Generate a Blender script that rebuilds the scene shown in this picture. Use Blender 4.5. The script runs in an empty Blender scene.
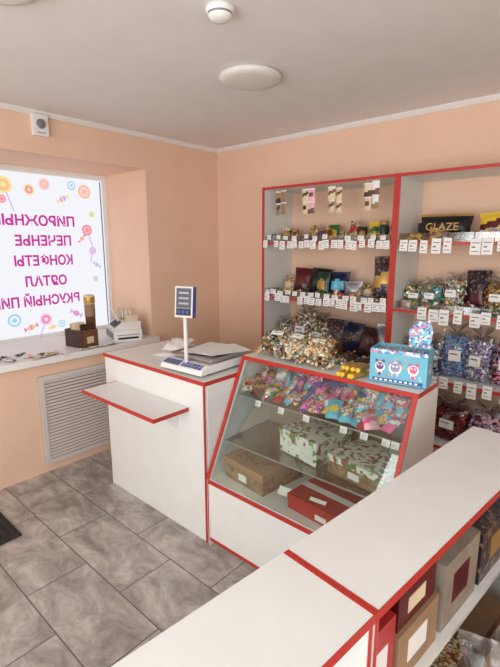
import bpy, math, random
from mathutils import Matrix, Vector, Euler
random.seed(7)
R=random.random
def U(a,b): return a+(b-a)*random.random()
scene=bpy.context.scene
scene.view_settings.view_transform='Standard'
scene.view_settings.look='None'
scene.view_settings.exposure=0.0
def lin(c):
    return tuple(((v/255)/12.92 if v/255<=0.04045 else ((v/255+0.055)/1.055)**2.4) for v in c)+(1,)
# ---------------- materials
MATS={}
def base(name):
    m=bpy.data.materials.new(name); m.use_nodes=True
    nt=m.node_tree; b=nt.nodes['Principled BSDF']
    MATS[name]=m
    return m,nt,b
def mat(name,col,rough=0.5,metal=0.0,noise=0.0,nscale=8,bump=0.0,bscale=60,coat=0.0):
    m,nt,b=base(name)
    c=lin(col)
    b.inputs['Roughness'].default_value=rough; b.inputs['Metallic'].default_value=metal
    tc=nt.nodes.new('ShaderNodeTexCoord')
    n=nt.nodes.new('ShaderNodeTexNoise'); n.inputs['Scale'].default_value=nscale; n.inputs['Detail'].default_value=3
    nt.links.new(tc.outputs['Object'],n.inputs['Vector'])
    r=nt.nodes.new('ShaderNodeValToRGB')
    r.color_ramp.elements[0].position=0.3; r.color_ramp.elements[1].position=0.7
    k=max(0.02,noise)
    r.color_ramp.elements[0].color=tuple(v*(1-k) for v in c[:3])+(1,)
    r.color_ramp.elements[1].color=tuple(min(1,v*(1+k)) for v in c[:3])+(1,)
    nt.links.new(n.outputs['Fac'],r.inputs['Fac']); nt.links.new(r.outputs['Color'],b.inputs['Base Color'])
    if bump>0:
        n2=nt.nodes.new('ShaderNodeTexNoise'); n2.inputs['Scale'].default_value=bscale; n2.inputs['Detail'].default_value=5
        nt.links.new(tc.outputs['Object'],n2.inputs['Vector'])
        bp=nt.nodes.new('ShaderNodeBump'); bp.inputs['Strength'].default_value=bump; bp.inputs['Distance'].default_value=0.01
        nt.links.new(n2.outputs['Fac'],bp.inputs['Height']); nt.links.new(bp.outputs['Normal'],b.inputs['Normal'])
    return m
def pmat(name,cols,scale=30,rough=0.3,bump=0.2,warp=0.02):
    """printed multi-colour wrapper: warped voronoi cells through a constant ramp"""
    m,nt,b=base(name)
    b.inputs['Roughness'].default_value=rough
    tc=nt.nodes.new('ShaderNodeTexCoord')
    nz=nt.nodes.new('ShaderNodeTexNoise'); nz.inputs['Scale'].default_value=scale*.5; nz.inputs['Detail'].default_value=2
    nt.links.new(tc.outputs['Object'],nz.inputs['Vector'])
    ad=nt.nodes.new('ShaderNodeVectorMath'); ad.operation='MULTIPLY_ADD'; ad.inputs[1].default_value=(warp,warp,warp)
    nt.links.new(nz.outputs['Color'],ad.inputs[0]); nt.links.new(tc.outputs['Object'],ad.inputs[2])
    v=nt.nodes.new('ShaderNodeTexVoronoi'); v.inputs['Scale'].default_value=scale
    nt.links.new(ad.outputs[0],v.inputs['Vector'])
    s=nt.nodes.new('ShaderNodeSeparateColor'); nt.links.new(v.outputs['Color'],s.inputs[0])
    r=nt.nodes.new('ShaderNodeValToRGB'); r.color_ramp.interpolation='CONSTANT'
    el=r.color_ramp.elements
    n=len(cols)
    el[0].position=0; el[0].color=lin(cols[0]); el[1].position=1.0/n; el[1].color=lin(cols[1])
    for i in range(2,n):
        e=el.new(i/n); e.color=lin(cols[i])
    nt.links.new(s.outputs[0],r.inputs['Fac']); nt.links.new(r.outputs['Color'],b.inputs['Base Color'])
    bp=nt.nodes.new('ShaderNodeBump'); bp.inputs['Strength'].default_value=bump; bp.inputs['Distance'].default_value=0.01
    nt.links.new(v.outputs['Distance'],bp.inputs['Height']); nt.links.new(bp.outputs['Normal'],b.inputs['Normal'])
    return m
def emat(name,col,st):
    m,nt,b=base(name)
    b.inputs['Base Color'].default_value=(0,0,0,1); b.inputs['Roughness'].default_value=0.6
    b.inputs['Specular IOR Level'].default_value=0.1
    b.inputs['Emission Color'].default_value=lin(col); b.inputs['Emission Strength'].default_value=st
    return m
def glass(name,tint=(0.93,0.97,0.95),refl=0.06,rough=0.02):
    m,nt,b=base(name)
    nt.nodes.remove(b)
    out=nt.nodes['Material Output']
    t=nt.nodes.new('ShaderNodeBsdfTransparent'); t.inputs[0].default_value=tint+(1,)
    g=nt.nodes.new('ShaderNodeBsdfGlossy'); g.inputs['Roughness'].default_value=rough
    lw=nt.nodes.new('ShaderNodeLayerWeight'); lw.inputs[0].default_value=0.25
    mm=nt.nodes.new('ShaderNodeMath'); mm.operation='MULTIPLY_ADD'; mm.inputs[1].default_value=0.5; mm.inputs[2].default_value=refl
    nt.links.new(lw.outputs['Fresnel'],mm.inputs[0])
    mx=nt.nodes.new('ShaderNodeMixShader')
    nt.links.new(mm.outputs[0],mx.inputs[0]); nt.links.new(t.outputs[0],mx.inputs[1]); nt.links.new(g.outputs[0],mx.inputs[2])
    nt.links.new(mx.outputs[0],out.inputs[0])
    return m

mat('wallpaper',(233,197,172),0.75,noise=0.03,nscale=3,bump=0.25,bscale=90)
mat('ceiling_paint',(230,226,224),0.8,noise=0.01)
mat('white_lam',(230,232,230),0.35)
mat('red_edge',(184,50,40),0.4)
mat('white_plastic',(236,236,234),0.4)
mat('lamp_white',(226,223,218),0.5)
mat('grey_plastic',(120,122,126),0.4)
mat('vent_white',(212,203,197),0.45)
mat('vent_dark',(120,108,100),0.8)
mat('dark',(35,32,32),0.6)
mat('black_gloss',(22,22,26),0.3)
mat('gold',(190,150,80),0.35,metal=0.4,noise=0.15)
mat('silver',(180,180,184),0.35,metal=0.6,noise=0.1)
mat('steel',(200,202,206),0.3,metal=0.9)
mat('paper',(236,236,233),0.7)
mat('cream',(222,204,172),0.6,noise=0.1)
mat('brown',(112,74,48),0.5,noise=0.2)
mat('dkbrown',(66,40,28),0.5,noise=0.2)
mat('carton',(156,126,96),0.7,noise=0.12,nscale=12)
mat('carton_grey',(146,134,122),0.7,noise=0.15,nscale=14)
mat('mat_rubber',(42,44,46),0.9,noise=0.2,nscale=60,bump=0.5)
mat('red',(175,35,40),0.35,noise=0.1)
mat('dkred',(92,24,32),0.3,noise=0.15)
mat('green',(58,115,58),0.35,noise=0.15)
mat('dkgreen',(28,56,44),0.3,noise=0.2)
mat('blue',(50,84,150),0.35,noise=0.15)
mat('navy',(28,34,66),0.3,noise=0.2)
mat('cyan',(90,180,205),0.35,noise=0.1)
mat('pink',(225,90,145),0.35,noise=0.1)
mat('ltpink',(232,175,188),0.35,noise=0.1)
mat('purple',(112,68,140),0.35,noise=0.15)
mat('lilac',(150,152,192),0.35,noise=0.25,nscale=40)
mat('yellow',(232,195,60),0.35,noise=0.1)
mat('orange',(228,125,50),0.35,noise=0.1)
mat('boxblue',(108,185,208),0.5,noise=0.05)
mat('lcd',(96,104,122),0.15)
mat('keyblue',(70,90,170),0.4)
pmat('p_mix1',[(190,170,120),(225,220,205),(120,70,50),(170,40,40),(60,90,60),(235,225,190),(200,160,80)],130)
pmat('p_mix2',[(225,225,225),(200,60,60),(240,235,225),(70,120,70),(190,180,170),(230,190,90)],130)
pmat('p_mix3',[(90,80,110),(160,150,190),(225,225,235),(70,90,140),(190,190,200)],130)
pmat('p_bright',[(235,70,140),(80,190,220),(250,210,70),(150,80,170),(245,245,245),(90,190,100),(240,60,60)],110)
pmat('p_pink',[(235,70,140),(250,190,215),(220,50,110),(245,245,250),(120,60,140)],110)
pmat('p_cyan',[(70,170,215),(240,245,250),(40,110,180),(250,120,160),(110,210,220)],110)
pmat('p_purple',[(120,60,150),(200,150,220),(240,80,150),(70,40,110),(250,230,90)],110)
pmat('p_holly',[(232,232,228),(92,135,84),(235,235,230),(228,230,224),(232,232,228),(150,178,140),(236,236,232),(170,90,85)],52,0.5,0.05,0.03)
pmat('p_brownbox',[(134,108,84),(120,96,74),(148,122,94),(112,88,68),(158,134,104)],60,0.5,0.05)
pmat('p_gold',[(200,170,90),(120,90,40),(235,215,150),(60,40,30),(180,140,70)],110)
pmat('p_dark',[(40,36,44),(60,50,60),(30,40,70),(90,50,50),(130,110,80)],80)
glass('glass')
glass('clear_film',(0.95,0.955,0.96),0.10,0.12)

def floor_mat():
    m,nt,b=base('floor_tiles')
    N=nt.nodes.new; L=nt.links.new
    tc=N('ShaderNodeTexCoord'); mp=N('ShaderNodeMapping'); mp.inputs['Location'].default_value=(0.13,0.22,0)
    L(tc.outputs['Object'],mp.inputs['Vector'])
    br=N('ShaderNodeTexBrick'); br.offset=0.5; br.inputs['Scale'].default_value=1
    br.inputs['Brick Width'].default_value=0.6; br.inputs['Row Height'].default_value=0.3
    br.inputs['Mortar Size'].default_value=0.0035; br.inputs['Mortar Smooth'].default_value=0.2
    br.inputs['Color1'].default_value=(0.0,0,0,1); br.inputs['Color2'].default_value=(1,1,1,1); br.inputs['Mortar'].default_value=(0.5,0.5,0.5,1)
    L(mp.outputs[0],br.inputs['Vector'])
    va=N('ShaderNodeVectorMath'); va.operation='MULTIPLY_ADD'; va.inputs[1].default_value=(7,5,3)
    L(br.outputs['Color'],va.inputs[0]); L(tc.outputs['Object'],va.inputs[2])
    rot=N('ShaderNodeMapping'); rot.inputs['Rotation'].default_value=(0,0,0.6); rot.inputs['Scale'].default_value=(1.0,1.7,1)
    L(va.outputs[0],rot.inputs['Vector'])
    n=N('ShaderNodeTexNoise'); n.inputs['Scale'].default_value=4.0; n.inputs['Detail'].default_value=14; n.inputs['Roughness'].default_value=0.74; n.inputs['Distortion'].default_value=0.6
    L(rot.outputs[0],n.inputs['Vector'])
    r=N('ShaderNodeValToRGB'); e=r.color_ramp.elements
    e[0].position=0.30; e[0].color=lin((112,105,100)); e[1].position=0.70; e[1].color=lin((212,206,200))
    k=e.new(0.43); k.color=lin((148,141,135)); k=e.new(0.52); k.color=lin((172,165,159)); k=e.new(0.59); k.color=lin((190,183,177))
    L(n.outputs['Fac'],r.inputs['Fac'])
    mx=N('ShaderNodeMix'); mx.data_type='RGBA'; L(br.outputs['Fac'],mx.inputs['Factor']); L(r.outputs[0],mx.inputs[6]); mx.inputs[7].default_value=lin((104,97,92))
    L(mx.outputs[2],b.inputs['Base Color'])
    b.inputs['Roughness'].default_value=0.28
    bp=N('ShaderNodeBump'); bp.inputs['Strength'].default_value=0.4; bp.inputs['Distance'].default_value=0.004; bp.invert=True
    L(br.outputs['Fac'],bp.inputs['Height']); L(bp.outputs[0],b.inputs['Normal'])
floor_mat()

# ---------------- mesh builder
class MB:
    def __init__(s): s.v=[]; s.f=[]; s.m=[]; s.names=[]; s.sm=[]
    def mi(s,n):
        if n not in s.names: s.names.append(n)
        return s.names.index(n)
    def add(s,vs,fs,mats,M=None,smooth=False):
        o=len(s.v)
        for p in vs:
            p=Vector(p)
            s.v.append(tuple(M@p) if M else tuple(p))
        for i,f in enumerate(fs):
            s.f.append([o+k for k in f]); s.m.append(s.mi(mats if isinstance(mats,str) else mats[i])); s.sm.append(smooth)
    def box(s,x0,x1,y0,y1,z0,z1,m,M=None):
        vs=[(x0,y0,z0),(x1,y0,z0),(x1,y1,z0),(x0,y1,z0),(x0,y0,z1),(x1,y0,z1),(x1,y1,z1),(x0,y1,z1)]
        fs=[(0,3,2,1),(4,5,6,7),(0,1,5,4),(1,2,6,5),(2,3,7,6),(3,0,4,7)]
        s.add(vs,fs,m,M)
    def prism(s,poly,x0,x1,m,M=None):
        n=len(poly); vs=[(x0,)+tuple(p) for p in poly]+[(x1,)+tuple(p) for p in poly]
        fs=[tuple(range(n-1,-1,-1)),tuple(range(n,2*n))]+[(i,(i+1)%n,n+(i+1)%n,n+i) for i in range(n)]
        s.add(vs,fs,m,M)
    def lathe(s,prof,seg,m,M=None,smooth=True):
        vs=[];fs=[];ms=[]
        for (r,z) in prof:
            for k in range(seg):
                a=2*math.pi*k/seg; vs.append((r*math.cos(a),r*math.sin(a),z))
        for i in range(len(prof)-1):
            for k in range(seg):
                fs.append((i*seg+k,i*seg+(k+1)%seg,(i+1)*seg+(k+1)%seg,(i+1)*seg+k)); ms.append(m if isinstance(m,str) else m[i])
        fs.append(tuple(range(seg-1,-1,-1))); ms.append(m if isinstance(m,str) else m[0])
        fs.append(tuple(range((len(prof)-1)*seg,len(prof)*seg))); ms.append(m if isinstance(m,str) else m[-1])
        s.add(vs,fs,ms,M,smooth)
    def bag(s,M,w,h,t,main,label=None,top=None,nx=10,nz=12,crumple=0.07):
        label=label or main; top=top or main
        ph=[U(0,6) for _ in range(4)]; style=random.randint(0,2)
        def P(i,j,sd):
            u=-1+2*i/nx; v=j/nz
            th=t/2*max(0,(1-abs(u)**3))**0.7*max(0,math.sin(math.pi*min(1,max(0,(v-0.02)/0.9))))**0.55
            x=u*w/2*(1-0.09*math.sin(math.pi*v)+0.02*math.sin(9*v+ph[3]))
            wr=crumple*t*(math.sin(7*u+ph[0]+5*v)+math.sin(11*v+ph[1]-3*u*sd)+.5*math.sin(17*u*v+ph[2]))*(0.3+0.7*(th>0))
            y=sd*th+wr*0.5
            if v>0.92: y+=0.003*math.sin(14*u+ph[2])
            return (x,y,v*h)
        for sd in (-1,1):
            vs=[P(i,j,sd) for j in range(nz+1) for i in range(nx+1)]
            fs=[];ms=[]
            for j in range(nz):
                for i in range(nx):
                    a=j*(nx+1)+i; q=(a,a+1,a+nx+2,a+nx+1)
                    fs.append(q if sd<0 else q[::-1])
                    u=-1+2*(i+.5)/nx; v=(j+.5)/nz
                    if style==0: il=(u/.7)**2+((v-.5)/.22)**2<1
                    elif style==1: il=abs(v-.55-.12*u)<.13
                    else: il=(v<.38+.08*u)
                    ms.append(top if v>0.91 or v<0.04 else (label if il else main))
            s.add(vs,fs,ms,M,True)
    def candy(s,M,r,m,m2=None):
        seg=6; prof=[(r*.9,-2.1*r),(r*.25,-1.25*r),(r*.8,-.9*r),(r,0),(r*.8,.9*r),(r*.25,1.25*r),(r*.9,2.1*r)]
        m2=m2 or m
        s.lathe(prof,seg,[m2,m,m,m,m,m2],M,False)
    def cbag(s,M,w,h,t,pal,n=None,r0=.0085,film=True,core='p_mix1'):
        """clear cellophane bag: candies filling a pillow, gathered film neck on top"""
        n=n or int(w*h*7500)
        for k in range(n):
            zz=U(.05,.76); f=(1-abs(zz/.78*2-1)**3.5)**.5*.25+.75
            u=U(-.86,.86); y=-t/2*.86*(1-abs(u)**3)**.6*f*math.sin(math.pi*min(1,zz/.84+.05))**.5
            if R()<.3: y=-y
            r=r0*U(.8,1.15)
            s.candy(M@T(u*w/2*f,y,zz*h,U(0,6),U(0,3),U(0,3)),r,random.choice(pal),random.choice(pal))
        s.bag(M,w*.86,h*.84,t*.8,core,random.choice(pal),'clear_film',8,10)
        if film:
            s.bag(M,w,h*.88,t*1.12,'clear_film','clear_film','clear_film',8,10,.12)
            ph=U(0,6); vs=[];fs=[];sg=14
            for j,(rr,zz) in enumerate([(.1,.86),(.08,.88),(.22,.94),(.4,1.02)]):
                for k in range(sg):
                    a=2*math.pi*k/sg; q=1+.18*math.sin(5*a+ph+j)
                    vs.append((rr*w*q*math.cos(a),rr*t*q*math.sin(a),zz*h+.01*math.sin(3*a+ph)))
            for j in range(3):
                for k in range(sg): fs.append((j*sg+k,j*sg+(k+1)%sg,(j+1)*sg+(k+1)%sg,(j+1)*sg+k))
            s.add(vs,fs,'clear_film',M,True)
            s.box(-w*.22,w*.22,-t*.64,-t*.62,h*.32,h*.52,'paper',M)
            s.box(-w*.17,w*.1,-t*.645,-t*.64,h*.44,h*.46,'dark',M)
    def tag(s,x,y,z,w,h,M0=None,tilt=0.0):
        M=Matrix.Translation((x,y,z))@Matrix.Rotation(tilt,4,'X')
        if M0: M=M0@M
        s.box(-w/2,w/2,-0.0015,0.0,-h,0,'paper',M)
        s.box(-w*.35,w*.35,-0.002,-0.0016,-h*.3,-h*.24,'grey_plastic',M)
        s.box(-w*.35,w*.0,-0.002,-0.0016,-h*.58,-h*.48,'grey_plastic',M)
        s.box(-w*.35,w*.3,-0.002,-0.0016,-h*.82,-h*.77,'grey_plastic',M)
    def obj(s,name,M=None,bevel=0.0,parent=None):
        me=bpy.data.meshes.new(name); me.from_pydata(s.v,[],s.f)
        for n in s.names: me.materials.append(MATS[n])
        me.polygons.foreach_set('material_index',s.m); me.polygons.foreach_set('use_smooth',s.sm); me.update()
        o=bpy.data.objects.new(name,me); scene.collection.objects.link(o)
        if M: o.matrix_world=M
        if bevel:
            b=o.modifiers.new('b','BEVEL'); b.width=bevel; b.segments=2; b.limit_method='ANGLE'
        if parent: o.parent=parent
        return o
def T(x,y,z,rz=0,rx=0,ry=0): return Matrix.Translation((x,y,z))@Matrix.Rotation(rz,4,'Z')@Matrix.Rotation(ry,4,'Y')@Matrix.Rotation(rx,4,'X')
def rad(d): return math.radians(d)

# ---------------- room
CH=2.42; RX=4.3; RY=-4.6
b=MB(); b.box(0,RX,RY,0,-0.05,0,'floor_tiles'); b.obj('floor')
b=MB(); b.box(-0.6,RX+.1,RY-.1,0.1,CH,CH+.1,'ceiling_paint'); b.obj('ceiling')
b=MB(); b.box(-0.6,RX+.1,0,0.1,-.05,CH,'wallpaper'); b.obj('wall_back')
b=MB()
oy0,oy1,oz0,oz1=-2.45,-0.782,0.79,2.165
b.box(-0.6,0,RY,oy0,-.05,CH,'wallpaper'); b.box(-0.6,0,oy1,0,-.05,CH,'wallpaper')
b.box(-0.6,0,oy0,oy1,-.05,oz0,'wallpaper'); b.box(-0.6,0,oy0,oy1,oz1,CH,'wallpaper'); b.obj('wall_left')
b=MB(); b.box(RX,RX+.1,RY,-3.95,-.05,CH,'wallpaper'); b.box(RX,RX+.1,-2.05,0,-.05,CH,'wallpaper')
b.box(RX,RX+.1,-3.95,-2.05,-.05,.8,'wallpaper'); b.box(RX,RX+.1,-3.95,-2.05,2.2,CH,'wallpaper'); b.obj('wall_right')
b=MB(); b.box(0,0.9,RY-.1,RY,-.05,CH,'wallpaper'); b.box(3.9,RX,RY-.1,RY,-.05,CH,'wallpaper')
b.box(.9,3.9,RY-.1,RY,2.3,CH,'wallpaper'); b.box(.9,3.9,RY-.1,RY,-.05,.35,'wallpaper'); b.obj('wall_front')
b=MB()
for x in (.9,1.88,2.86,3.84): b.box(x,x+.06,RY-.08,RY-.02,.35,2.3,'white_plastic')
b.box(.96,3.84,RY-.08,RY-.02,.35,.41,'white_plastic'); b.box(.96,3.84,RY-.08,RY-.02,2.24,2.3,'white_plastic')
b.box(.96,3.84,RY-.055,RY-.05,.41,2.24,'glass'); b.obj('window_2')
b=MB()
for y in (-3.95,-3.03,-2.11): b.box(RX+.03,RX+.08,y,y+.06,.8,2.2,'white_plastic')
b.box(RX+.03,RX+.08,-3.89,-2.11,.8,.86,'white_plastic'); b.box(RX+.03,RX+.08,-3.89,-2.11,2.14,2.2,'white_plastic')
b.box(RX+.055,RX+.06,-3.89,-2.11,.86,2.14,'glass'); b.obj('side_fill_frame')  # unseen frame and pane, added to house the side fill light
b=MB(); pr=[(0,CH),(0,CH-.03),(-.008,CH-.03),(-.025,CH-.008),(-.025,CH)]
b.prism(pr,0,RX,'ceiling_paint'); b.obj('trim_back')
b=MB(); b.prism(pr,0,4.6,'ceiling_paint',T(0,0,0,rad(90))); o=b.obj('trim_left'); o.matrix_world=Matrix.Translation((0,-4.6,0))
# window
b=MB(); wx0,wx1=-0.60,-0.575
b.box(wx0,wx1,oy0,oy1,.84,.885,'white_plastic'); b.box(wx0,wx1,oy0,oy1,2.12,2.165,'white_plastic')
b.box(wx0,wx1,oy0,oy0+.05,.885,2.12,'white_plastic'); b.box(wx0,wx1,oy1-.045,oy1,.885,2.12,'white_plastic')
b.obj('window_1')
b=MB(); b.box(-.57,0.0,oy0,oy1,.795,.84,'white_plastic'); b.box(0.0,.05,oy0-.06,oy1+.04,.795,.84,'white_plastic'); b.obj('window_sill',bevel=.004)
# poster
emat('e_white',(245,245,252),1.0); emat('e_text',(208,55,158),0.95); emat('e_pink',(240,140,195),1.0); emat('e_lpink',(250,208,228),1.0); emat('e_or',(250,196,150),1.0)
emat('e_cy',(165,215,236),1.0); emat('e_yel',(250,230,150),1.0); emat('e_lil',(205,178,232),1.0); emat('e_gr',(185,222,175),1.0); emat('e_bor',(110,135,175),0.75)
b=MB(); px=-.568
b.box(px-.004,px,oy0+.05,oy1-.045,.885,2.12,'e_white')
b.box(px,px+.002,oy1-.068,oy1-.058,.9,2.11,'e_bor')
def disc(y,z,r,m1,m2,stick=None):
    y-=.02
    for i,rr in enumerate((1,.7,.35)):
        M=Matrix.Translation((px+.001+.0012*i,y,z))@Matrix.Rotation(rad(90),4,'Y')
        b.lathe([(r*rr,0),(r*rr,.001)],20,(m1,m2)[i%2],M,False)
    if stick is not None:
        M=Matrix.Translation((px+.001,y,z))@Matrix.Rotation(stick,4,'X')
        b.box(0,.001,-.004,.004,-r*3.2,-r*.9,'e_lil',M)
def pcandy(y,z,r,m1,m2,a):
    y-=.02
    M=Matrix.Translation((px+.001,y,z))@Matrix.Rotation(a,4,'X')
    def poly(pts,m,k=0): b.add([(.0012*k,p[0]*r,p[1]*r) for p in pts],[tuple(range(len(pts)))],m,M)
    poly([(math.cos(t*.5236),.75*math.sin(t*.5236)) for t in range(12)],m1)
    poly([(.9,0),(1.9,.7),(1.9,-.7)],m2); poly([(-.9,0),(-1.9,-.7),(-1.9,.7)],m2)
    poly([(-.2,.7),(.2,.7),(.1,-.7),(-.3,-.7)],m2,1)
for a in [(-.97,2.02,.055,'e_or','e_lpink'),(-1.08,2.06,.035,'e_cy','e_white'),(-1.6,2.02,.06,'e_yel','e_or',.3),(-1.30,2.05,.045,'e_lpink','e_or'),(-1.62,1.92,.03,'e_pink','e_or'),(-1.42,2.0,.04,'e_yel','e_pink'),
          (-.97,1.71,.045,'e_pink','e_or',.3),(-.92,1.84,.025,'e_yel','e_gr'),(-.93,1.54,.03,'e_lil','e_lpink',-.3),(-1.62,1.02,.05,'e_cy','e_white'),
          (-1.38,1.0,.05,'e_lpink','e_pink',-.4),(-1.25,.95,.03,'e_cy','e_white'),(-.99,1.1,.035,'e_lpink','e_or',.2),
          (-.92,1.3,.025,'e_lpink','e_cy'),(-1.9,1.9,.06,'e_cy','e_white'),(-2.2,1.3,.06,'e_pink','e_white'),(-2.1,1.8,.05,'e_or','e_yel'),(-2.0,1.0,.05,'e_lil','e_white')]:
    disc(*a)
for a in [(-1.16,1.95,.03,'e_lil','e_yel',.5),(-1.02,1.64,.022,'e_or','e_pink',.8),(-.9,1.42,.022,'e_cy','e_lil',-.6),
          (-1.12,1.02,.03,'e_pink','e_lil',-.5),(-1.33,.93,.022,'e_or','e_yel',.2),(-1.5,.95,.03,'e_or','e_pink',.3)]:
    pcandy(*a)
poster=b.obj('window_poster')
for i,(tx,z,w,cy) in enumerate([("ПИРОЖНЫЕ",1.768,.62,-1.41),("ПЕЧЕНЬЕ",1.617,.44,-1.36),("КОНФЕТЫ",1.464,.46,-1.37),("ОЯТАЛ",1.304,.33,-1.37),("ВКУСНЫЙ ПИЩЕВОЙ",1.150,.96,-1.585)]):
    cu=bpy.data.curves.new('t','FONT'); cu.body=tx; cu.align_x='CENTER'; cu.align_y='CENTER'; cu.size=.104; cu.offset=0.0035
    o=bpy.data.objects.new('poster_text_%d'%i,cu); scene.collection.objects.link(o)
    bpy.context.view_layer.update()
    s=w/max(.01,o.dimensions.x)
    M=Matrix(((0,0,-1,px+.009),(-1,0,0,cy),(0,1,0,z),(0,0,0,1)))@Matrix.Diagonal((s,1.0,1,1))
    o.matrix_world=M; cu.materials.append(MATS['e_text'])
    o.parent=poster
# vent grille
b=MB(); y0,y1,z0,z1=-1.745,-1.08,.06,.705
b.box(0.001,.004,y0,y1,z0,z1,'vent_dark')
b.box(.004,.022,y0,y0+.035,z0,z1,'vent_white'); b.box(.004,.022,y1-.035,y1,z0,z1,'vent_white')
b.box(.004,.022,y0+.035,y1-.035,z0,z0+.035,'vent_white'); b.box(.004,.022,y0+.035,y1-.035,z1-.035,z1,'vent_white')
n=24
for i in range(n):
    z=z0+.035+(i+.5)*(z1-z0-.07)/n
    b.box(-.009,.009,y0+.035,y1-.035,-.003,.003,'vent_white',T(.013,0,z,0,0,rad(48)))
b.obj('ventilation_grille')
b=MB(); b.box(.0,.035,-1.63,-1.535,2.27,2.395,'white_plastic')
b.lathe([(.03,0),(.026,.012),(.01,.016)],20,'grey_plastic',T(.035,-1.582,2.34,0,0,rad(90)))
b.box(.035,.038,-1.61,-1.555,2.285,2.29,'grey_plastic'); b.obj('alarm_sounder',bevel=.006)
def lamp(x,y):
    b=MB(); b.lathe([(.14,0),(.152,-.006),(.155,-.016),(.15,-.026),(.12,-.033),(.05,-.036)],40,'lamp_white',T(x,y,CH)); b.obj('ceiling_lamp')
lamp(1.417,-1.15); lamp(1.385,-2.33)
b=MB(); b.lathe([(.052,0),(.052,-.015),(.044,-.02),(.044,-.027),(.033,-.04),(.012,-.044)],28,['white_plastic','white_plastic','grey_plastic','white_plastic','white_plastic'],T(1.765,-1.705,CH)); b.obj('smoke_detector')
b=MB(); b.box(.02,.6,-2.95,-2.15,0,.012,'mat_rubber'); 
for i in range(20): b.box(.05,.57,-2.93+i*.039,-2.915+i*.039,.012,.016,'dark')
b.obj('door_mat',bevel=.004)

# ---------------- shelving
ZS=[2.0,1.61,1.21,.81,.41,.08]
def shelving(x0,x1):
    b=MB(); t=.018; yf=-.35
    for xs in (x0,x1-t):
        b.box(xs,xs+t,yf+.004,-.002,0,2.0,'white_lam'); b.box(xs-.001,xs+t+.001,yf-.001,yf+.004,0,2.002,'red_edge')
    for z in ZS:
        b.box(x0+t,x1-t,yf+.004,-.002,z-t,z,'white_lam'); b.box(x0+t,x1-t,yf-.001,yf+.004,z-t,z,'red_edge')
    return b.obj('display_shelving')
XU=.825; XM=1.857; XR=2.89
sh1=shelving(XU,XM); sh2=shelving(XM+.001,XR)
def tags(name,x0,x1,n,z,w,h,yo=-.353,par=None):
    b=MB()
    for i in range(n):
        if R()<.07: continue
        x=x0+(x1-x0)*(i+.5)/n+U(-.012,.012)
        b.tag(x,yo,z+U(-.008,.006),w*U(.8,1.1),h*U(.8,1.1),tilt=U(-.12,.0))
    return b.obj(name,parent=par)
tags('price_tags',XU+.02,XM-.02,19,1.622,.048,.055,par=sh1); tags('price_tags',XU+.02,XM-.02,19,1.232,.05,.06,par=sh1)
tags('price_tags',XU+.02,XM-.02,15,1.262,.045,.035,yo=-.349,par=sh1); tags('price_tags',XU+.02,XM-.02,12,1.655,.04,.03,yo=-.349,par=sh1)
tags('price_tags',XU+.02,XM-.02,8,.815,.045,.055,par=sh1)
tags('price_tags',XM+.02,XR-.02,15,1.625,.052,.082,par=sh2); tags('price_tags',XM+.02,XR-.02,14,1.232,.052,.082,par=sh2)
tags('price_tags',XM+.02,XR-.02,13,.835,.052,.082,par=sh2)
FOIL=['gold','silver','red','green','purple','p_mix1','p_mix2','blue','p_gold','cream','brown','dkred','dkbrown','paper','yellow']
def bins(b,x0,x1,z,n,h=.055,y0=-.345,y1=-.2,cnt=30,pal=FOIL):
    w=(x1-x0)/n
    for i in range(n):
        a=x0+i*w; pals=random.sample(pal,2); hh=h*U(.4,.95)
        b.box(a+.003,a+w-.003,y0,y0+.002,z,z+h,'clear_film')
        b.box(a+.001,a+.003,y0,y1,z,z+h,'clear_film')
        if R()<.4:
            for k in range(3):
                b.bag(T(a+w*(.25+.25*k),U(y0+.03,y0+.08),z,U(-.2,.2),U(-.3,-.1)),w*.3,h*U(1,1.6),.015,random.choice(pals),random.choice(['paper','gold','orange','dkbrown']),None,6,7)
            continue
        for k in range(int(cnt*U(.6,1.2))):
            r=U(.007,.0095)
            b.candy(T(U(a+.02,a+w-.02),U(y0+.02,y1),z+r+U(0,hh),U(0,6),U(0,3),U(0,3)),r,random.choice(pals),random.choice(pals))
def bags(b,lst,z):
    for (x,y,w,h,t,m,l) in lst:
        if isinstance(m,(list,tuple)): b.cbag(T(x,y,z,U(-.25,.25),U(-.12,.0)),w,h,t,m,core=(l or 'p_mix1'))
        else: b.bag(T(x,y,z,U(-.35,.35),U(-.25,-.02),U(-.08,.08)),w,h,t,m,l)
def jar(b,x,y,z,r,h,body,lid):
    b.lathe([(r*.9,0),(r,.006),(r,h*.72),(r*.8,h*.8)],16,body,T(x,y,z)); b.lathe([(r*.86,h*.8),(r*.86,h)],16,lid,T(x,y,z))
# unit1 shelf A
b=MB(); bins(b,XU+.025,XM-.025,1.61,10,h=.045)
L=[]
for i,(m,l,h) in enumerate([('p_mix2','gold',.11),('dkgreen','gold',.09),('cream','brown',.06),('p_gold','cream',.12),('purple','ltpink',.08),('green','yellow',.12),('p_mix1','gold',.07),('p_mix1','red',.14),('dkbrown','gold',.1),('yellow','green',.13),('p_mix1','paper',.09),('p_gold','dkred',.15)]):
    L.append((XU+.08+i*.08,U(-.17,-.12),U(.07,.1),h,.05,m,l))
bags(b,L,1.611)
for (x,r,h,m,l) in ((1.02,.028,.09,'p_gold','gold'),(1.3,.03,.1,'brown','gold'),(1.72,.03,.13,'dkgreen','gold'),(1.79,.026,.1,'p_mix2','red')): jar(b,x,-.2,1.611,r,h,m,l)
b.obj('assorted_candy_packs')
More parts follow.
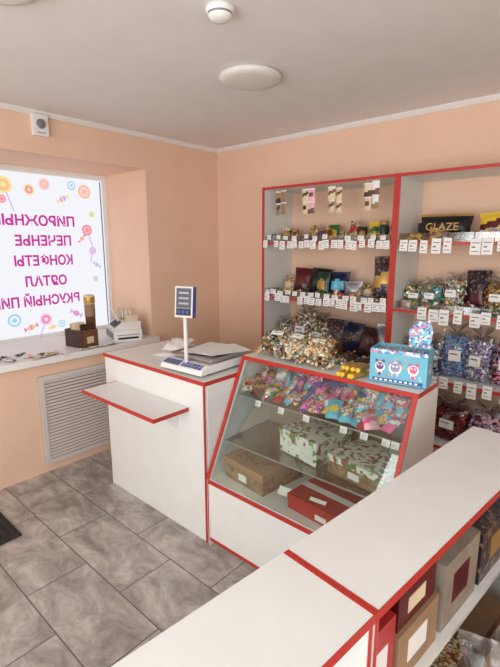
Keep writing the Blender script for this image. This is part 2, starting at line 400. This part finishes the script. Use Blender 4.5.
# unit1 shelf B
b=MB(); bins(b,XU+.025,XM-.025,1.21,9,h=.055)
bags(b,[(.92,-.14,.10,.14,.05,'p_mix1','cream'),(1.06,-.16,.15,.21,.07,'dkred','p_dark'),(1.2,-.13,.15,.21,.06,'black_gloss','dkgreen'),(1.27,-.2,.13,.19,.06,'dkgreen','gold'),(1.38,-.15,.17,.19,.07,'navy','cyan'),
   (1.5,-.16,.14,.13,.06,'silver','p_mix3'),(1.61,-.15,.12,.11,.06,'p_gold','cream'),(1.75,-.19,.17,.31,.08,'p_dark','gold')],1.211)
b.obj('assorted_candy_packs')
GR=['gold','silver','green','cream','p_mix1','dkgreen']; MX=['p_mix2','paper','silver','green','dkred','gold']
# unit1 shelf C
b=MB(); bins(b,XU+.3,XM-.025,.81,6,h=.05)
bags(b,[(.95,-.18,.18,.22,.12,MX,'p_mix2'),(1.11,-.17,.2,.34,.13,['silver','paper','p_mix1','dkbrown','gold'],'p_mix1'),(1.25,-.16,.16,.28,.12,GR,'p_gold'),(1.38,-.17,.18,.25,.1,'p_dark','brown'),(1.5,-.16,.2,.24,.1,'navy','p_dark'),
   (1.63,-.17,.16,.22,.1,'dkbrown','dkred'),(1.76,-.16,.16,.25,.1,'silver','p_mix3')],.811)
b.obj('assorted_candy_packs')
b=MB()
bags(b,[(.95+i*.16,-.18,.17,.25,.1,random.choice(['p_mix1','p_mix2','p_dark','carton']),random.choice(['gold','paper','dkred'])) for i in range(6)],.411)
b.obj('assorted_candy_packs')
# hanging packs
b=MB()
for (x,dz,pm) in ((.955,0,'carton'),(1.005,.005,'carton'),(1.19,0,'cream'),(1.24,.0,'ltpink'),(1.4,0,'cream'),(1.455,-.01,'cream'),(1.66,0,'cream'),(1.71,.01,'paper')):
    z=1.968+dz
    for k in range(2):
        z2=z-.083*(k+1)
        b.bag(T(x,-.325,z2,U(-.3,.3),0),.052,.082,.014,pm,random.choice(['brown','carton','dkbrown']),'paper',6,9)
    b.box(x-.003,x+.003,-.336,-.334,z,1.981,'silver')
b.obj('hanging_snack_packs')
# unit2
b=MB(); 
b.bag(T(2.1,-.2,1.62,.05,-.1),.30,.15,.09,'black_gloss','black_gloss','gold',10,10)
bags(b,[(2.36,-.19,.17,.16,.08,'yellow','dkred'),(2.5,-.17,.15,.15,.08,'red','yellow'),(2.64,-.17,.15,.17,.07,'p_gold','brown'),(2.78,-.17,.14,.19,.08,'green','paper'),(1.95,-.1,.12,.12,.05,'p_dark','gold')],1.611)
bins(b,XM+.03,XR-.03,1.61,7,h=.05)
o=b.obj('assorted_candy_packs')
cu=bpy.data.curves.new('label','FONT'); cu.body='GLAZE'; cu.size=.06; cu.align_x='CENTER'; cu.extrude=.001; cu.materials.append(MATS['gold'])
t=bpy.data.objects.new('pack_label',cu); scene.collection.objects.link(t); t.matrix_world=T(2.1,-.267,1.675,.05,rad(84)); t.parent=o
b=MB(); bins(b,XM+.03,XR-.03,1.21,8,h=.045,pal=['gold','silver','p_mix1','cream','brown','green'])
bags(b,[(1.94,-.17,.13,.16,.1,GR,'p_gold'),(2.05,-.18,.13,.18,.1,['green','silver','cyan','gold'],'p_mix1'),(2.17,-.16,.14,.22,.1,MX,'p_mix2'),(2.28,-.13,.15,.24,.07,'p_dark','dkred'),(2.42,-.17,.15,.21,.11,['dkred','gold','p_gold'],'p_gold'),
 (2.55,-.17,.16,.19,.1,GR,'p_gold'),(2.69,-.17,.15,.2,.09,'p_mix2','paper'),(2.8,-.17,.12,.2,.09,'brown','gold')],1.211)
b.obj('assorted_candy_packs')
b=MB()
bags(b,[(1.95,-.2,.15,.2,.1,MX,'p_mix2'),(2.08,-.22,.15,.24,.11,['silver','p_mix3','navy','paper'],'p_mix3'),(2.22,-.2,.15,.32,.12,['blue','lilac','cyan','lilac','lilac'],'lilac'),(2.36,-.21,.14,.31,.12,['lilac','silver','paper','purple','p_mix3'],'p_mix3'),(2.5,-.2,.14,.29,.1,['dkred','p_pink','lilac','ltpink'],'p_pink'),(2.64,-.2,.16,.25,.1,'dkred','cream'),(2.78,-.2,.15,.22,.1,'p_pink','paper')],.811)
b.obj('assorted_candy_packs')
b=MB()
bags(b,[(1.95,-.2,.16,.22,.1,'carton','cream'),(2.1,-.2,.16,.25,.1,'p_dark','gold'),(2.24,-.22,.2,.27,.12,['dkred','red','dkred','dkbrown'],'dkred'),(2.43,-.2,.18,.27,.12,['dkred','ltpink','p_mix3'],'p_mix3'),(2.6,-.2,.17,.24,.1,'red','cream'),(2.77,-.2,.15,.25,.1,'carton','brown')],.411)
b.obj('assorted_candy_packs')

# ---------------- service desk
b=MB(); x0,x1,y0,y1=.468,1.42,-1.505,-.99; H=.91; t=.02
b.box(x0,x1,y0,y1,H-t,H,'white_lam')
b.box(x0+.005,x1-.005,y0+.006,y0+.024,.0,H-t,'white_lam')
b.box(x0+.002,x0+.02,y0+.024,y1-.01,0,H-t,'white_lam'); b.box(x1-.02,x1-.002,y0+.024,y1-.01,0,H-t,'white_lam')
b.box(x0-.002,x1+.002,y0-.003,y0,H-t,H+.0015,'red_edge'); b.box(x1,x1+.002,y0,y1,H-t,H+.0015,'red_edge'); b.box(x0-.002,x0,y0,y1,H-t,H+.0015,'red_edge')
b.box(x1-.012,x1-.001,y0,y0+.006,0,H-t,'red_edge')
b.box(x0+.02,x1-.02,y0+.03,y1-.02,.45,.468,'white_lam')
desk=b.obj('service_counter')
b=MB(); b.box(.593,1.29,-1.728,-1.502,.727,.745,'white_lam')
b.box(.591,1.292,-1.731,-1.728,.725,.7465,'red_edge'); b.box(1.29,1.292,-1.728,-1.502,.725,.7465,'red_edge'); b.box(.591,.593,-1.728,-1.502,.725,.7465,'red_edge')
for x in (.7,1.19):
    b.prism([(-1.502,.727),(-1.502,.6),(-1.51,.6),(-1.62,.715),(-1.62,.727)],x,x+.006,'white_plastic')
o=b.obj('bag_shelf'); o.parent=desk

# scale
b=MB(); M=T(1.19,-1.27,.9115,rad(3))
b.box(-.16,.16,-.15,.17,.012,.055,'white_plastic',M)
for sx in(-.13,.13):
    for sy_ in (-.13,.14): b.lathe([(.014,0),(.014,.013)],10,'dark',M@T(sx,sy_,0))
b.prism([(-.21,.012),(-.15,.012),(-.15,.055),(-.2,.035)],-.16,.16,'white_plastic',M)
def panel(xa,xb,ya,yb,m,dz=.0):
    def zz(y): return .035+(y+.2)*.4
    b.prism([(ya,zz(ya)+.0003),(yb,zz(yb)+.0003),(yb,zz(yb)+.0015+dz),(ya,zz(ya)+.0015+dz)],xa,xb,m,M)
panel(-.155,-.03,-.195,-.155,'keyblue'); panel(-.145,-.04,-.19,-.17,'lcd',.001)
for i in range(6):
    for j in range(2): panel(-.015+i*.026,.005+i*.026,-.194+j*.02,-.179+j*.02,'keyblue' if (i+j)%3 else 'grey_plastic',.002)
b.lathe([(.02,.05),(.02,.07)],12,'grey_plastic',M@T(0,.01,0))
b.box(-.155,.165,-.135,.175,.07,.078,'steel',M); 
for a in ((-.155,-.15,-.135,.175),(.16,.165,-.135,.175)): b.box(a[0],a[1],a[2],a[3],.078,.086,'steel',M)
b.box(-.155,.165,.17,.175,.078,.086,'steel',M)
b.lathe([(.011,0.05),(.011,.31)],14,'lamp_white',M@T(.0,-.16,0))
D=M@T(0,-.16,.30,rad(16),rad(-6))
b.box(-.054,.054,-.018,.018,0,.165,'keyblue',D); b.box(-.054,.054,-.0195,-.018,0,.165,'lamp_white',D); b.box(-.046,.046,-.0205,-.0195,.01,.157,'grey_plastic',D)
b.box(-.042,.042,-.0215,-.0205,.055,.152,'lcd',D); b.box(-.042,.042,-.0215,-.0205,.015,.045,'dark',D)
for i in range(3): b.box(-.03,.03,-.022,-.0215,.07+i*.028,.08+i*.028,'silver',D)
for i in range(3):
    b.box(-.035+i*.025,-.018+i*.025,-.0225,-.0215,.022,.038,'keyblue',D)
scale=b.obj('weighing_scale',bevel=.0015)
b=MB()
for (x,y,w,d,r,z) in [(1.17,-1.22,.21,.28,.2,.999),(1.25,-1.2,.2,.26,-.3,1.002)]:
    b.box(-w/2,w/2,-d/2,d/2,0,.002,'paper',T(x,y,z,r))
b.obj('paper_sheets')
b=MB()
for k in range(5):
    b.box(-.1,.1,-.14,.14,k*.004,k*.004+.003,'paper' if k%2 else 'white_plastic',T(.82+k*.008,-1.17+k*.006,.911,.2+k*.06))
b.bag(T(.84,-1.24,.938,.5,rad(-80)),.16,.2,.05,'paper','white_plastic',None,12,12,.15)
b.obj('paper_bag_stack')

# ---------------- display case (front)
b=MB(); x0,x1=1.425,2.392; yf,yb,yt=-1.505,-.99,-1.22; z1,z2=.385,1.0; t=.018
prof=[(yf,0),(yb,0),(yb,z2-.02),(yt,z2-.02),(yf,z1)]
for xs in (x0,x1-t): b.prism(prof,xs,xs+t,'white_lam')
sl=(yt-yf)/(z2-z1)
for xs in (x0,x1-t):
    b.prism([(yf-.004,z1),(yf+.001,z1),(yt+.001,z2),(yt-.006,z2)],xs-.001,xs+t+.001,'red_edge')
    b.box(xs+.006,xs+t-.006,yf-.003,yf,0,z1,'red_edge')
b.box(x0,x1,yt-.002,yb,z2-.02,z2,'white_lam'); b.box(x0,x1,yt-.006,yt-.002,z2-.02,z2+.0015,'red_edge')
b.box(x1,x1+.002,yt,yb,z2-.02,z2+.001,'red_edge')
b.box(x0+t,x1-t,yf+.004,yf+.022,.03,z1-.02,'white_lam')
b.box(x0+t,x1-t,yf,yb,z1-.02,z1,'white_lam'); b.box(x0+t,x1-t,yf-.005,yf,z1-.02,z1+.001,'red_edge')
b.box(x0+t,x1-t,yf-.002,yf+.004,.03,.045,'red_edge'); b.box(x0+t,x1-t,yf+.03,yf+.05,0,.03,'white_lam')
case=b.obj('glass_display_case')
b=MB(); g=.012; ZA,ZB=.80,.57
b.prism([(yf+g,z1+.001),(yf+g+.005,z1+.001),(yt+g+.003,z2-.021),(yt+g-.002,z2-.021)],x0+t,x1-t,'glass')
def sy(z): return yf+(z-z1)*sl
for z in (ZA,ZB):
    b.box(x0+t,x1-t,sy(z)+.03,yb-.02,z-.006,z,'glass')
    b.box(x0+t,x1-t,sy(z)+.027,sy(z)+.03,z-.007,z+.001,'silver')
b.box(x0+t,x1-t,yb-.012,yb-.008,z1,z2-.02,'carton_grey')
o=b.obj('case_glass'); o.parent=case
b=MB()
pal=[('p_pink','ltpink'),('p_cyan','paper'),('p_purple','pink'),('p_bright','cyan'),('pink','paper'),('cyan','yellow'),('purple','pink'),('p_bright','red'),('p_purple','cyan'),('ltpink','pink'),('p_pink','purple'),('blue','yellow')]
palL=[('p_bright','green'),('dkred','gold'),('p_mix1','red'),('p_bright','paper'),('green','yellow'),('p_purple','p_bright'),('cyan','pink'),('p_cyan','orange')]
for row in range(4):
    for i in range(17):
        x=x0+.085+i*.048+U(-.012,.012); y=-1.27+row*.06+U(-.01,.01)
        m,l=random.choice(pal if x>1.72 else palL)
        lay=row<2
        b.bag(T(x,y,ZA+.006+U(0,.02)+row*.008,U(-.8,.8),rad(U(-70,-40) if lay else U(-35,-12))),U(.055,.075),U(.075,.095)+(0 if lay else .015),.03,m,l,None,8,9)
b.obj('children_candy_packs',parent=case)
b=MB()
for x in (2.10,2.2,2.3,2.34,1.75,1.9,1.6): b.tag(x,sy(.8)+.022,.80,.035,.03,tilt=-.3)
b.box(-.035,.035,0,.0015,-.0,.04,'paper',T(1.87,-1.425,.43,.1,rad(-40))); b.box(-.04,.04,0,.0015,0,.04,'paper',T(2.05,-1.43,.45,.1,rad(-60)))
b.obj('price_tags',parent=case)
def carton(name,x0,y0,w,d,h,z,m,lid,rz=0,lh=.03,strip=None,top=None):
    b=MB(); M=T(x0,y0,z,rz)
    b.box(-w/2,w/2,-d/2,d/2,0,h-lh*.5,m,M); b.box(-w/2-.003,w/2+.003,-d/2-.003,d/2+.003,h-lh,h,lid,M)
    if top: b.box(-w*.36,w*.36,-d*.36,d*.36,h,h+.001,top,M)
    if strip: b.box(-w*.5-.004,w*.5+.004,-.02,.02,h-lh,h+.001,strip,M)
    b.box(-.03,.03,-d/2-.005,-d/2-.0035,h*.2,h*.55,'paper',M)
    return b.obj(name,bevel=.002,parent=case)
carton('brown_carton_box',1.63,-1.28,.29,.3,.11,z1+.001,'p_brownbox','carton',rad(-6),top='p_brownbox')
carton('holly_carton_box',1.88,-1.18,.25,.25,.12,ZB+.001,'p_holly','p_holly',rad(-10))
carton('holly_carton_box',2.2,-1.2,.29,.27,.09,ZB+.001,'p_brownbox','p_holly',rad(-8))
carton('red_gift_carton',2.10,-1.32,.38,.25,.075,z1+.001,'red','red',rad(-4),strip='paper')
carton('brown_carton_box',2.12,-1.09,.4,.12,.1,z1+.001,'carton','p_brownbox',0)
# candies on top of case
b=MB()
for (x,y,w,h,t_,pl,rz,rx,co) in [(1.56,-1.05,.16,.16,.08,GR,.3,-1.1,'p_gold'),(1.68,-1.06,.17,.17,.08,['gold','silver','dkred','cream','green'],-.2,-1.1,'p_mix1'),(1.82,-1.05,.16,.16,.07,['gold','cream','p_mix1'],.2,-1.15,'p_mix1'),(1.75,-1.1,.14,.14,.05,['gold','cream','paper'],.6,-1.3,'p_mix2')]:
    b.cbag(T(x,y-.06,1.045,rz,rx),w,h,t_,pl,core=co)
for k in range(190):
    r=U(.007,.0105); x=random.gauss(1.69,.14); x=min(1.94,max(1.48,x)); hh=.06*math.exp(-((x-1.66)/.16)**2)
    b.candy(T(x,U(-1.18,-1.02),1.004+2*r+U(0,hh),U(0,6),U(0,3),U(0,3)),r,random.choice(['gold','p_gold','cream','p_mix1','silver','dkred','brown','p_mix2','green']),random.choice(['gold','silver','cream']))
b.obj('wrapped_candy_pile')
b=MB()
for k in range(8):
    b.lathe([(.011,0),(.012,.01),(.012,.1),(.011,.11)],10,['yellow','gold','yellow'],T(2.02+.026*(k%4),-1.18+.04*(k//4),1.014+.022*(k//4),rad(U(-15,15)),0,0)@Matrix.Rotation(rad(90),4,'X')@T(0,0,-.06))
b.obj('yellow_candy_tubes')
# blue display carton
b=MB(); M=T(2.262,-1.1,1.002,rad(10)); w,d,h=.24,.13,.15; k=.003
b.box(-w/2,w/2,-d/2,-d/2+k,0,h,'boxblue',M); b.box(-w/2,w/2,d/2-k,d/2,0,h,'boxblue',M)
b.box(-w/2,-w/2+k,-d/2+k,d/2-k,0,h,'boxblue',M); b.box(w/2-k,w/2,-d/2+k,d/2-k,0,h,'boxblue',M); b.box(-w/2,w/2,-d/2,d/2,0,k,'boxblue',M)
b.box(-w/2-.001,w/2+.001,-d/2-.002,-d/2,h*.88,h,'p_cyan',M)
def blob(cx,cz,r,m,k): b.lathe([(r,0),(r,.001)],16,m,M@T(cx,-d/2-.0012*k,cz,0,rad(90)),False)
for cx,mc,s_ in ((-.075,'purple',.8),(-.01,'lilac',1),(.065,'pink',.8)):
    blob(cx,.072,.028*s_,'paper',1); blob(cx-.018*s_,.098,.009*s_,mc,2); blob(cx+.018*s_,.098,.009*s_,mc,2); blob(cx,.075,.02*s_,mc,2)
    blob(cx-.007,.08,.005*s_,'paper',3); blob(cx+.007,.08,.005*s_,'paper',3); blob(cx,.044,.014*s_,'paper',2); blob(cx,.04,.01*s_,mc,3)
b.box(-.105,.105,-d/2-.003,-d/2-.001,.008,.022,'blue',M)
for i in range(9): b.box(-.095+i*.021,-.083+i*.021,-d/2-.004,-d/2-.003,.011,.019,'paper',M)
for i in range(14): blob(U(-.11,.11),U(.03,.12),.004,random.choice(['yellow','paper','pink','ltpink']),1)
b.lathe([(.025,0),(.025,.002)],14,'p_cyan',M@T(w/2,0,.07,rad(90),rad(90)),False)
F=M@T(.06,d/2-.005,h-.005,0,rad(-5)); b.prism([(0,0),(.003,0),(.003,.06),(0,.06)],-.045,.045,'boxblue',F)
b.add([(-.045,-.001,.0),(.045,-.001,.0),(.05,-.001,.08),(.035,-.001,.125),(.01,-.001,.115),(-.02,-.001,.12),(-.05,-.001,.075)],[(0,1,2,3,4,5,6)],'p_cyan',F)
for i in range(10):
    b.bag(M@T(-.092+i*.02,U(-.02,.02),.055,rad(90)+U(-.2,.2)),.09,.09,.018,random.choice(['p_cyan','paper','p_pink','ltpink']),'cyan',None,6,7)
b.obj('blue_candy_display_box')

# ---------------- near counters
def near(yA,yB,name):
    b=MB(); W=.235; H=.91
    b.box(0,W,yA,yB,H-.02,H,'white_lam')
    b.box(W,W+.002,yA,yB,H-.02,H+.001,'red_edge'); b.box(-.002,0,yA,yB,H-.02,H,'white_lam')
    if yA>=-.001: b.box(0,W,yA,yA+.008,H,H+.0012,'red_edge')
    else: b.box(0,W,yB-.008,yB,H,H+.0012,'red_edge')
    b.box(.004,.02,yA+.02,yB-.02,0,H-.02,'white_lam')
    for y in (yA+.001,yB-.019): 
        b.box(.004,W-.004,y,y+.018,0,H-.02,'white_lam')
        b.box(W-.004,W-.002,y+.004,y+.014,0,H-.02,'red_edge')
    b.box(.02,W-.005,yA+.02,yB-.02,.57,.585,'white_lam'); b.box(.02,W-.005,yA+.02,yB-.02,.1,.118,'white_lam')
    return b.obj(name,M)
M=T(2.488,-2.235,0,rad(-6))
near(0,1.055,'sales_counter'); near(-1.2,-.001,'sales_counter')
b=MB()
def cb(x,y,z,w,d,h,m,l=None):
    b.box(x,x+w,y,y+d,z,z+h,m,M); 
    b.box(x+w*.45,x+w*.55,y-.001,y+d+.001,z+.002,z+h+.001,l or 'cream',M)
    b.box(x+w,x+w+.0015,y+d*.25,y+d*.7,z+h*.3,z+h*.75,l or 'paper',M)
cb(.04,.03,.586,.17,.1,.22,'red','paper'); cb(.04,.15,.586,.17,.2,.14,'carton','paper'); cb(.04,.16,.727,.16,.18,.09,'dkred','cream'); cb(.04,.38,.586,.17,.22,.2,'carton_grey','dkred'); cb(.04,.63,.586,.17,.3,.17,'p_dark','gold')
cb(.04,.06,.119,.17,.25,.2,'carton'); cb(.04,.36,.119,.17,.28,.25,'p_mix1','carton'); cb(.04,.7,.119,.17,.25,.2,'carton')
b.obj('stock_cartons')
b=MB()
cb(.27,.05,0,.2,.25,.36,'carton_grey'); cb(.49,.0,0,.2,.3,.3,'carton'); cb(.28,.33,0,.24,.24,.42,'brown','carton'); cb(.54,.34,0,.2,.3,.36,'carton_grey','paper'); cb(.28,.6,0,.3,.3,.5,'carton_grey','carton')
cb(.29,.07,.361,.15,.18,.08,'dkred','paper'); cb(.3,.34,.421,.2,.2,.1,'p_brownbox','dkred'); cb(.3,.62,.501,.24,.25,.1,'carton','dkred')
b.bag(M@T(.4,.3,.46,.4,-.9),.2,.22,.07,'clear_film','paper'); b.bag(M@T(.58,.12,.33,1.2,-1.2),.2,.22,.08,'paper','clear_film')
b.obj('stock_cartons')

# ---------------- sill items
b=MB(); M=T(-.12,-1.34,.841,rad(10))
w,d,h=.2,.14,.13
b.box(-w/2,w/2,-d/2,-d/2+.004,0,h,'dkbrown',M); b.box(-w/2,w/2,d/2-.004,d/2,0,h,'dkbrown',M); b.box(-w/2,-w/2+.004,-d/2+.004,d/2-.004,0,h,'dkbrown',M); b.box(w/2-.004,w/2,-d/2+.004,d/2-.004,0,h,'brown',M); b.box(-w/2,w/2,-d/2,d/2,0,.004,'brown',M)
for i in range(8):
    b.bag(M@T(-.08+.023*i,U(-.02,.02),.03,rad(90)+U(-.3,.3)),.1,U(.12,.15),.02,random.choice(['dkbrown','cream','p_gold','paper']),'gold',None,6,7)
b.box(w/2,w/2+.001,-.03,.03,.03,.08,'cream',M)
b.obj('chocolate_bar_carton')
b=MB(); b.lathe([(.038,0),(.038,.2),(.04,.205),(.04,.3),(.042,.305),(.042,.355),(.038,.365),(.03,.37)],20,['brown','brown','carton','cream','gold','cream','cream'],T(-.20,-1.215,.841)); b.obj('cocoa_tube')
b=MB(); M=T(-.13,-.97,.841,rad(-20))
b.box(-.16,.16,-.11,.11,0,.09,'white_plastic',M); b.prism([(-.11,.09),(.11,.09),(.11,.15),(-.02,.15)],-.15,.13,'lamp_white',M)
b.box(.16,.163,-.08,.08,.02,.035,'dark',M); b.box(.16,.162,-.09,.09,.05,.055,'grey_plastic',M); b.box(-.14,.14,-.112,-.11,.02,.07,'grey_plastic',M)
b.prism([(-.088,.108),(-.035,.146),(-.035,.149),(-.09,.11)],-.1,.08,'dark',M)
b.prism([(-.045,.14),(-.043,.14),(-.09,.26),(-.1,.275),(-.103,.274),(-.092,.258)],-.03,.05,'paper',M)
for k in range(6):
    A=M@T(-.06,-.01+.016*k,.19,0,0,0)@Matrix.Rotation(rad(90),4,'X')
    b.lathe([(.055-.003*k,0),(.055-.003*k,.012)],24,'paper' if k%2 else 'cream',A,False)
b.box(.07,.12,.0,.09,.15,.2,'cream',M)
b.obj('receipt_printer')
b=MB()
for k in range(44):
    near_=k>26
    y=U(-1.45,-1.1) if near_ else U(-2.2,-1.52); x=U(.012,.03) if near_ else U(-.14,.03)
    m,l=random.choice([('paper','dkred'),('cream','brown'),('paper','gold'),('dkbrown','cream'),('paper','orange')])
    b.bag(T(x-(.02 if near_ else 0),y,.847,U(-1.9,-1.3) if near_ else U(0,6),rad(-84)),.045,.045 if near_ else .065,.012,m,l,None,5,6)
b.obj('small_snack_sachets')

# ---------------- lights & world
w=bpy.data.worlds.new('World'); scene.world=w; w.use_nodes=True
bg=w.node_tree.nodes['Background']; bg.inputs[0].default_value=(.95,.97,1,1); bg.inputs[1].default_value=1.0
def area(name,loc,rot,sx,sy_,e,col):
    l=bpy.data.lights.new(name,'AREA'); l.shape='RECTANGLE'; l.size=sx; l.size_y=sy_; l.energy=e; l.color=col
    o=bpy.data.objects.new(name,l); scene.collection.objects.link(o); o.location=loc; o.rotation_euler=rot
    return o
area('daylight_front',(2.4,RY+.0,1.32),(rad(90),0,0),2.8,1.8,76,(.985,.985,.98))
area('side_fill',(RX+.02,-3.0,1.5),(rad(90),0,rad(90)),1.7,1.25,20,(.985,.985,.98))  # added fill light on the right wall, out of view

cam=bpy.data.cameras.new('camera'); co=bpy.data.objects.new('camera',cam); scene.collection.objects.link(co)
cam.sensor_fit='HORIZONTAL'; cam.sensor_width=36; cam.lens=36*446/500; cam.clip_start=.02
co.location=(3.025,-2.964,1.6); co.rotation_euler=(rad(90-11.41),0,rad(41.6))
scene.camera=co
